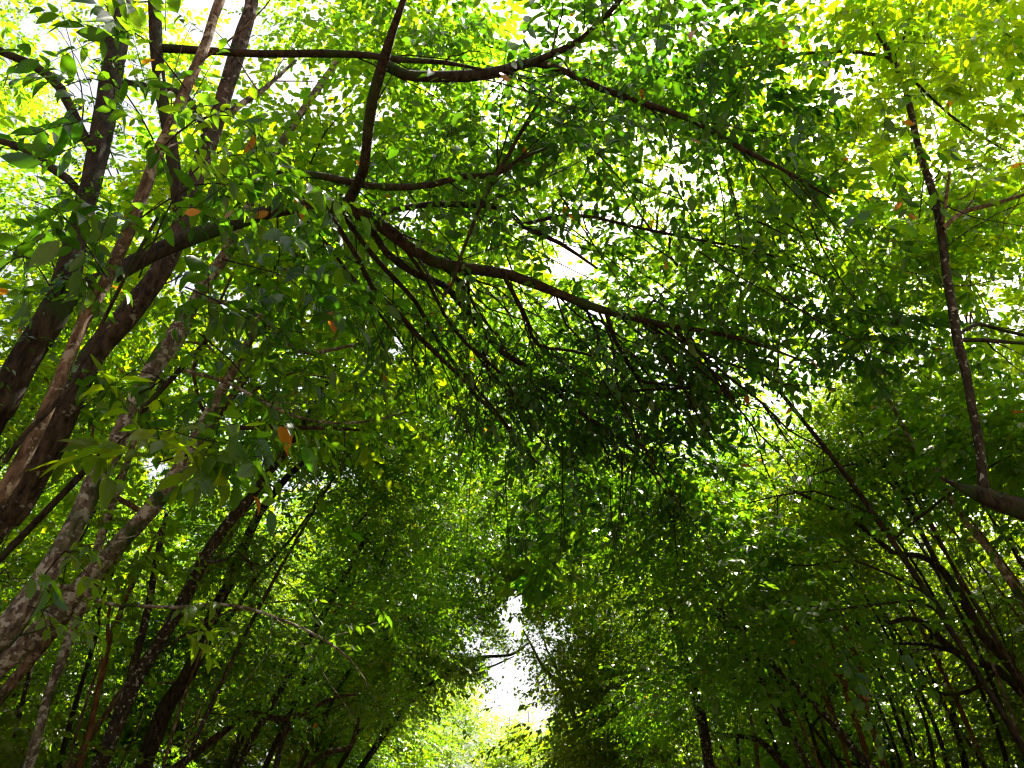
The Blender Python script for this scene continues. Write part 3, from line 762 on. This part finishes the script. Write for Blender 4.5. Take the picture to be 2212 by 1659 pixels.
shoot(T4, [(430, 720, 4.1), (500, 780, 4.0), (540, 830, 4.0), (580, 870, 4.0)], 10, .13, 'deep', spread=.18, tw=.5)
shoot(T4, [(210, 1030, 3.9), (260, 950, 3.8), (330, 925, 3.7), (420, 945, 3.7), (500, 960, 3.7)], 14, .15, 'fresh', spread=.12, tw=.45)
shoot(T4, [(340, 1000, 3.9), (420, 980, 3.8), (470, 1010, 3.7), (520, 990, 3.7)], 8, .14, 'green', spread=.14, tw=.45)
shoot(T4, [(300, 850, 4.0), (350, 820, 3.9), (290, 800, 3.8), (250, 830, 3.8)], 7, .15, 'deep', spread=.14)
shoot(T4, [(90, 1250, 3.4), (140, 1190, 3.4), (160, 1210, 3.4), (190, 1240, 3.4)], 4, .085, 'fresh', n=6, tw=.2, spread=.06)
shoot(T4, [(60, 1310, 3.4), (100, 1320, 3.4), (115, 1330, 3.4)], 3, .085, 'fresh', n=6, tw=.2, spread=.05)
shoot(T4, [(400, 1370, 5.4), (440, 1360, 5.4), (470, 1345, 5.4)], 4, .13, 'fresh', spread=.1)
shoot(T4, [(-20, 1260, 3.0), (10, 1230, 3.0), (20, 1250, 3.0)], 2, .09, 'green', n=5, tw=.16, spread=.05)
shoot(T1, [(120, 640, 2.9), (70, 560, 2.8), (30, 560, 2.8), (-20, 600, 2.8)], 10, .12, 'deep', spread=.15)
shoot(T1, [(128, 650, 3.0), (150, 600, 2.9), (200, 610, 2.9)], 5, .1, 'deep', spread=.08)

# the single dead leaves hanging by the pale limb
def dead_leaf(tree, px, py, Y, L, ang, label, mat):
    v, f = SHAPES[0]
    c, s_ = math.cos(ang), math.sin(ang)
    p = at(px, py, Y)
    V = v * np.array([L, L * 1.15, L * .6]); V[:, 0] -= L / 2
    # blade roughly faces the path, hanging from its stalk
    X = np.array([c, .12, s_]); X /= np.linalg.norm(X); Zn = unit(np.cross(X, np.array([.3, .75, .6]))); Yn = unit(np.cross(X, Zn))
    P = p - np.array(tree.location) + V[:, :1] * X + V[:, 1:2] * Zn + V[:, 2:] * Yn
    lp, st, pos = [], [], 0
    for q_ in f:
        lp += list(q_); st.append(pos); pos += len(q_)
    o = link('dead_leaf', make_mesh('dead_leaf', P, lp, st, [mat]), tree)
    o['label'] = label
DEAD = leaf_material("dead_orange_leaf", (.42, .13, .012), (.48, .17, .015), (.5, .2, .02), (.62, .24, .01), .5)
DEAD2 = leaf_material("dead_ochre_leaf", (.22, .13, .012), (.25, .15, .015), (.28, .17, .02), (.42, .28, .01), .5)
dead_leaf(T3, 416, 458, 2.3, .066, .35, 'orange dead leaf hanging beside the trunk fork', DEAD)
dead_leaf(T3, 494, 462, 2.3, .064, 1.4, 'ochre dead leaf hanging over the arching limb', DEAD2)

# hanging foliage of the arching tree over the path: dark, in the shade of the crowns above
crown(T1, [('near', 1330, 120, 3.8, .9, 'deep'), ('near', 1290, 330, 4.4, .8, 'deep'), ('near', 1450, 170, 4.4, 1.0, 'deep'), ('near', 1590, 230, 4.6, .9, 'deep'),
           ('near', 1290, 780, 6.4, 1.0, 'deep'), ('near', 1420, 860, 7.0, 1.1, 'deep'), ('near', 1180, 900, 6.6, .9, 'deep'), ('near', 1380, 1000, 7.4, 1.1, 'deep'),
           ('near', 1540, 800, 6.6, .7, 'deep'), ('near', 1260, 1130, 8.6, 1.1, 'deep'), ('near', 1480, 1080, 8.0, .7, 'olive'),
           ('near', 1040, 330, 4.3, .75, 'deep'), ('near', 940, 60, 3.6, .7, 'deep'), ('near', 1500, 60, 3.9, .9, 'deep'), ('near', 1180, 1200, 9.4, 1.2, 'green'), ('mid', 700, 620, 8.0, .8, 'green')])
crown(R1, [('near', 1860, 730, 6.0, .9, 'deep'), ('near', 2030, 230, 4.4, .8, 'fresh'), ('near', 2100, 50, 4.0, .9, 'fresh'), ('near', 1930, 40, 4.2, .8, 'fresh'),
           ('near', 2180, 360, 4.8, .9, 'fresh'), ('near', 2150, 840, 5.6, .8, 'green'), ('near', 2140, 560, 5.4, .7, 'green'), ('near', 1830, 330, 5.2, .9, 'fresh'), ('near', 1760, 60, 4.4, .9, 'fresh'),
           ('near', 1950, 600, 5.8, .8, 'fresh'), ('near', 1720, 480, 6.0, .9, 'fresh'), ('near', 1600, 560, 6.4, .9, 'fresh'), ('near', 2210, 960, 5.6, .8, 'green')])

crown(R1, [(k, px, py, Y, .9, lf) for k, px, py, Y, lf in
           [('near', 1700, 150, 4.9, 'fresh'), ('near', 1900, 160, 5.0, 'fresh'), ('near', 2080, 150, 5.2, 'fresh'), 
            ('near', 1690, 300, 5.6, 'fresh'), ('near', 1780, 400, 6.0, 'fresh'), ('near', 1960, 500, 6.2, 'green'), ('near', 2100, 460, 5.8, 'fresh'), 
            ('near', 1660, 640, 7.2, 'fresh'), ('near', 1880, 640, 7.2, 'fresh'), ('near', 1990, 700, 6.6, 'green'), ('near', 2180, 690, 6.4, 'fresh'), ('near', 1540, 400, 6.2, 'fresh'),
            ('near', 2190, 40, 4.6, 'fresh'), ('near', 2140, 950, 6.2, 'green'), ('near', 2000, 880, 7.0, 'green')]])
# long bare twigs of the arching tree, running forward over the path
for k in range(34):
    x0, y0 = random.uniform(1000, 1750), random.uniform(60, 620)
    Y0 = random.uniform(4.2, 5.6)
    a = R(random.gauss(38, 16)); l = random.uniform(180, 460)
    bend = random.uniform(-.18, .18)
    pts = []
    for i in range(6):
        t = i / 5
        pts.append((x0 + l * t * math.cos(a + bend * t * 2), y0 + l * t * math.sin(a + bend * t * 2), Y0 + .9 * t, 4.6 - 3.0 * t))
    P, rad = px_path(pts)
    tube_part(T1, 'twig', P, rad, 'twig', 5, .04, 3, .5)

# the fan itself: many fine branches leaving the arching limb, forking as they go
LQ, _lq = smooth_path(*px_path(limb))
for k in range(20):
    i0 = int(len(LQ) * random.uniform(.38, .80))
    a = LQ[i0]
    ax_, ay_ = [float(v[0]) for v in proj(a[None])]
    ang = R(random.choice([random.gauss(52, 9), random.gauss(38, 8), random.gauss(66, 10)]))
    l = random.uniform(260, 620)
    Ya = a[1]; Yb = Ya + random.uniform(1.2, 2.6) * l / 500
    n = 8; b = random.uniform(-.10, .10) * l
    w0 = random.uniform(5, 10)
    pts = []
    for i in range(n):
        t = i / (n - 1)
        off = b * math.sin(math.pi * t) + (random.gauss(0, 7) if i else 0)
        pts.append((ax_ + l * t * math.cos(ang) - off * math.sin(ang), ay_ + l * t * math.sin(ang) + off * math.cos(ang), Ya + (Yb - Ya) * t, w0 - (w0 - 2.2) * t))
    P, rad = px_path(pts)
    _, fq, _ = tube_part(T1, 'branch', P, rad, 'dark', 5, .05, 3, .7)
    for f in range(2):                                     # forks
        m = random.randrange(2, 6)
        c = P[m]; d = unit(P[m + 1] - P[m]) + rng.normal(0, .38, 3); d = unit(d)
        fl = random.uniform(.5, 1.1)
        FP = np.array([c, c + d * fl * .4 + rng.normal(0, .03, 3), c + d * fl * .75 + rng.normal(0, .05, 3), c + d * fl + rng.normal(0, .07, 3)])
        tube_part(T1, 'branch', FP, np.array([.7, .55, .4, .25]) * rad[m], 'dark', 4, .04, 3, .4)
    if k % 7 == 0:
        along_leaves(T1, fq, 7, .10, 1, 'deep', .2, 8, .4, .45, start=.65)

# short twigs hanging straight down under the ends of the fan
for k in range(12):
    x0, y0, Y0 = random.uniform(1060, 1480), random.uniform(900, 1060), random.uniform(6.2, 7.2)
    l = random.uniform(110, 260); sw = random.uniform(-30, 30)
    P, rad = px_path([(x0 + sw * (i / 4) ** 2, y0 + l * i / 4, Y0, 3.6 - .6 * i) for i in range(5)])
    tube_part(T1, 'twig', P, rad, 'twig', 4, .04, 3, .3)

# ---- the wood behind: generated trees, each with trunk, limbs and foliage
WOOD = []
def wood_tree(x, y, h, lean, leaf, mat, label, group, nb=9, zlo=.34, kind=None, rad=.075, sp=1.25, bs=1.0, name='forest_tree'):
    base = np.array([x, y, 0.0])
    tx = x * (1 - lean) + random.uniform(-.5, .5); ty = y + random.uniform(-.9, .9)
    sgn = np.array([tx - x, ty - y, 0])
    P = np.array([base + [0, 0, -.1], base + sgn * .12 + [0, 0, h * .22], base + sgn * .40 + [random.uniform(-.2, .2), random.uniform(-.2, .2), h * .5], base + sgn * .75 + [0, 0, h * .78], base + sgn + [0, 0, h]])
    d = math.hypot(x, y)
    root = tree_root(name, base, label, group)
    _, Q, q = tube_part(root, 'trunk', P, np.array([rad * 1.25, rad, rad * .85, rad * .6, rad * .2]), mat, 10 if d < 14 else 7, .1, 3, step=.25)
    k = kind or ('mid' if d < 9.5 else ('fine' if d < 19 else 'far'))
    for i in range(nb):
        z = h * (zlo + (1.02 - zlo) * (i + random.random()) / nb)
        j = int(np.argmin(np.abs(Q[:, 2] - z)))
        a = random.uniform(0, 6.283); rr = sp * random.uniform(.3, 1.15) * (1.0 if z < .75 * h else .8)
        p = Q[j] + np.array([math.cos(a) * rr, math.sin(a) * rr, random.uniform(-.3, .4)])
        if p[1] < .5 or np.linalg.norm(p - EYE) < 3.4:
            continue
        if foliage(root, k, p, bs * random.uniform(.85, 1.2), leaf) is not None and d < 22:
            limb_to(root, Q, q, p, mat)
    WOOD.append((root, Q, q, mat))
    return root

LW = 'leafy tree in the dense wood left of the path'
RW = 'leafy tree in the dense wood right of the path'
GL, GR = 'trees in the wood left of the path', 'trees in the wood right of the path'
rr = random.Random(5)
LEAFS = {-1: ['green', 'green', 'olive', 'green', 'fresh'], 1: ['olive', 'green', 'olive', 'fresh']}
# front row on each bank: tall, bowed right over the path, their crowns closing the roof
for y in np.arange(5.4, 21, 2.2):
    for side in ((-1, 1) if y > 7 else (-1,)):
        x = side * (4.9 + rr.uniform(-.6, .8)); yy = y + rr.uniform(-.6, .6)
        h = rr.uniform(8.6, 10.6)
        leaf = rr.choice(['fresh', 'fresh', 'green'] if y < 9 else LEAFS[side])
        wood_tree(x, yy, h, rr.uniform(.62, 1.05), leaf, rr.choice(['dark', 'grey', 'dark', 'tan']), LW if side < 0 else RW, GL if side < 0 else GR,
                  nb=8 if y < 10 else 6, zlo=.70 if y < 7 else (.5 if side < 0 else .36), sp=1.7, rad=(rr.uniform(.035, .06) if side < 0 else rr.uniform(.025, .04)) * (.55 if y < 6 else 1))
# second row: upright, foliage from low down
for y in np.arange(3.5, 33, 1.9):
    for side in (-1, 1):
        x = side * (8.0 + rr.uniform(-1.3, 1.3) - (1.5 if y > 24 else 0)); yy = y + rr.uniform(-.7, .7)
        h = rr.uniform(8.5, 10.5) if side < 0 else (rr.uniform(5.6, 7.0) if y < 9 else rr.uniform(6.5, 8.5))
        wood_tree(x, yy, h, rr.uniform(.05, .25), rr.choice(LEAFS[side]), rr.choice(['dark', 'grey', 'tan', 'red']), LW if side < 0 else RW, GL if side < 0 else GR,
                  nb=7, zlo=.2, sp=1.5, rad=rr.uniform(.05, .085))
# third row, deeper in the wood
for y in np.arange(3.0, 26, 2.6):
    for side in (-1, 1):
        x = side * (12.2 + rr.uniform(-1.3, 1.3)); yy = y + rr.uniform(-.9, .9)
        wood_tree(x, yy, rr.uniform(8.5, 11) if side < 0 else rr.uniform(7.5, 9), .08, rr.choice(['fresh', 'green', 'fresh'] if side > 0 else ['green', 'green', 'fresh']), rr.choice(['dark', 'grey', 'tan']), LW if side < 0 else RW, GL if side < 0 else GR,
                  nb=7, zlo=.15, sp=1.6, rad=rr.uniform(.05, .08), kind='far' if y > 12 else 'fine', bs=1.0 if y > 12 else 1.25)
for x, y, h in [(-7, 42, 9.5), (-3.2, 44, 8.6), (-.6, 46, 8.0), (2.4, 41, 8.0), (5.0, 36, 9.5), (8, 40, 11), (-10, 40, 11), (1.2, 56, 10), (-5, 54, 11), (6.5, 50, 11), (-4.8, 33, 8.0), (4.2, 29, 7.2), (3.6, 25, 5.6)]:
    wood_tree(x, y, h, 0, 'fresh', 'grey', 'sunlit crown beyond the end of the tunnel of trees', 'sunlit trees beyond the path gap', nb=8, zlo=.12, kind='far', sp=1.6, bs=.95, name='far_tree')

# thin saplings of the understorey on both banks
for k in range(46):
    side = -1 if k < 18 else 1
    y = rr.uniform(7.5, 17); x = side * rr.uniform(3.6, 8.5)
    h = rr.uniform(4.5, 7.0); ln_ = -side * rr.uniform(.1, .32) * h; by = rr.uniform(-.5, .5)
    base = np.array([x, y, 0.0])
    r0 = rr.uniform(.014, .026)
    mt = rr.choice(['tan', 'orange', 'grey', 'tan', 'red'])
    t_ = tree_root('sapling', base, 'thin bare sapling stem in the understorey ' + ('left' if side < 0 else 'right') + ' of the path', 'saplings in the understorey ' + ('left' if side < 0 else 'right') + ' of the path')
    P = np.array([base + [0, 0, -.1], base + [ln_ * .15 + rr.uniform(-.1, .1), by * .2, h * .3], base + [ln_ * .5 + rr.uniform(-.15, .15), by * .6, h * .65], base + [ln_, by, h]])
    _, Q, q = tube_part(t_, 'trunk', P, np.array([r0 * 1.3, r0, r0 * .8, r0 * .4]), mt, 7, .08, 7, .8, step=.25)
    foliage(t_, 'fine', Q[-1], rr.uniform(.4, .6), rr.choice(['green', 'olive', 'fresh']))

# boughs of those trees that reach forward into the open: more foliage on the nearest trunk
def fill(n, x0, x1, y0, y1, Y0, Y1, kind, leafs, scale):
    for _ in range(n):
        p = at(rr.uniform(x0, x1), rr.uniform(y0, y1), rr.uniform(Y0, Y1))
        root, Q, q, mat = min(WOOD, key=lambda t: np.min(np.linalg.norm(t[1] - p, axis=1)))
        if foliage(root, kind, p, scale * rr.uniform(.8, 1.15), rr.choice(leafs)) is not None:
            limb_to(root, Q, q, p, mat, r0=.014)
fill(9, 1320, 2260, 900, 1300, 7.5, 11, 'fine', ['olive', 'green', 'olive'], .7)
fill(5, 1350, 2260, 1250, 1640, 10.5, 14, 'fine', ['olive', 'deep', 'green'], .6)
fill(13, 520, 990, 950, 1600, 9.5, 16, 'fine', ['green', 'deep', 'green', 'olive'], .75)
fill(8, 60, 520, 900, 1640, 9.5, 13, 'fine', ['green', 'deep', 'fresh'], .7)
fill(14, -60, 480, -60, 760, 6.6, 9.5, 'mid', ['green', 'fresh', 'green'], .8)
fill(6, 1750, 2260, -60, 900, 5.8, 8.5, 'mid', ['fresh', 'fresh', 'green'], .8)
fill(9, 560, 980, 560, 950, 8, 12, 'mid', ['green', 'deep', 'fresh'], .85)
fill(11, 1180, 1760, 200, 600, 6.2, 8.5, 'mid', ['fresh', 'fresh', 'green'], .72)
fill(6, 560, 1000, 40, 480, 5.0, 7.0, 'mid', ['fresh', 'fresh', 'green'], .7)
crown(T15, [('far', 1010, 1420, 20, .5, 'green'), ('far', 940, 1440, 20, .5, 'green'), ('far', 1080, 1385, 21, .45, 'fresh'), ('far', 1130, 1370, 21, .4, 'fresh')])
crown(R9, [('far', 1190, 1420, 21, .42, 'fresh'), ('far', 1250, 1500, 20.5, .45, 'fresh'), ('far', 1160, 1350, 21, .45, 'fresh'), ('far', 1290, 1430, 21, .6, 'fresh'), ('far', 1220, 1610, 20, .4, 'fresh')])
fill(11, 1680, 2260, -80, 700, 7.8, 11, 'mid', ['fresh', 'fresh', 'green'], .85)
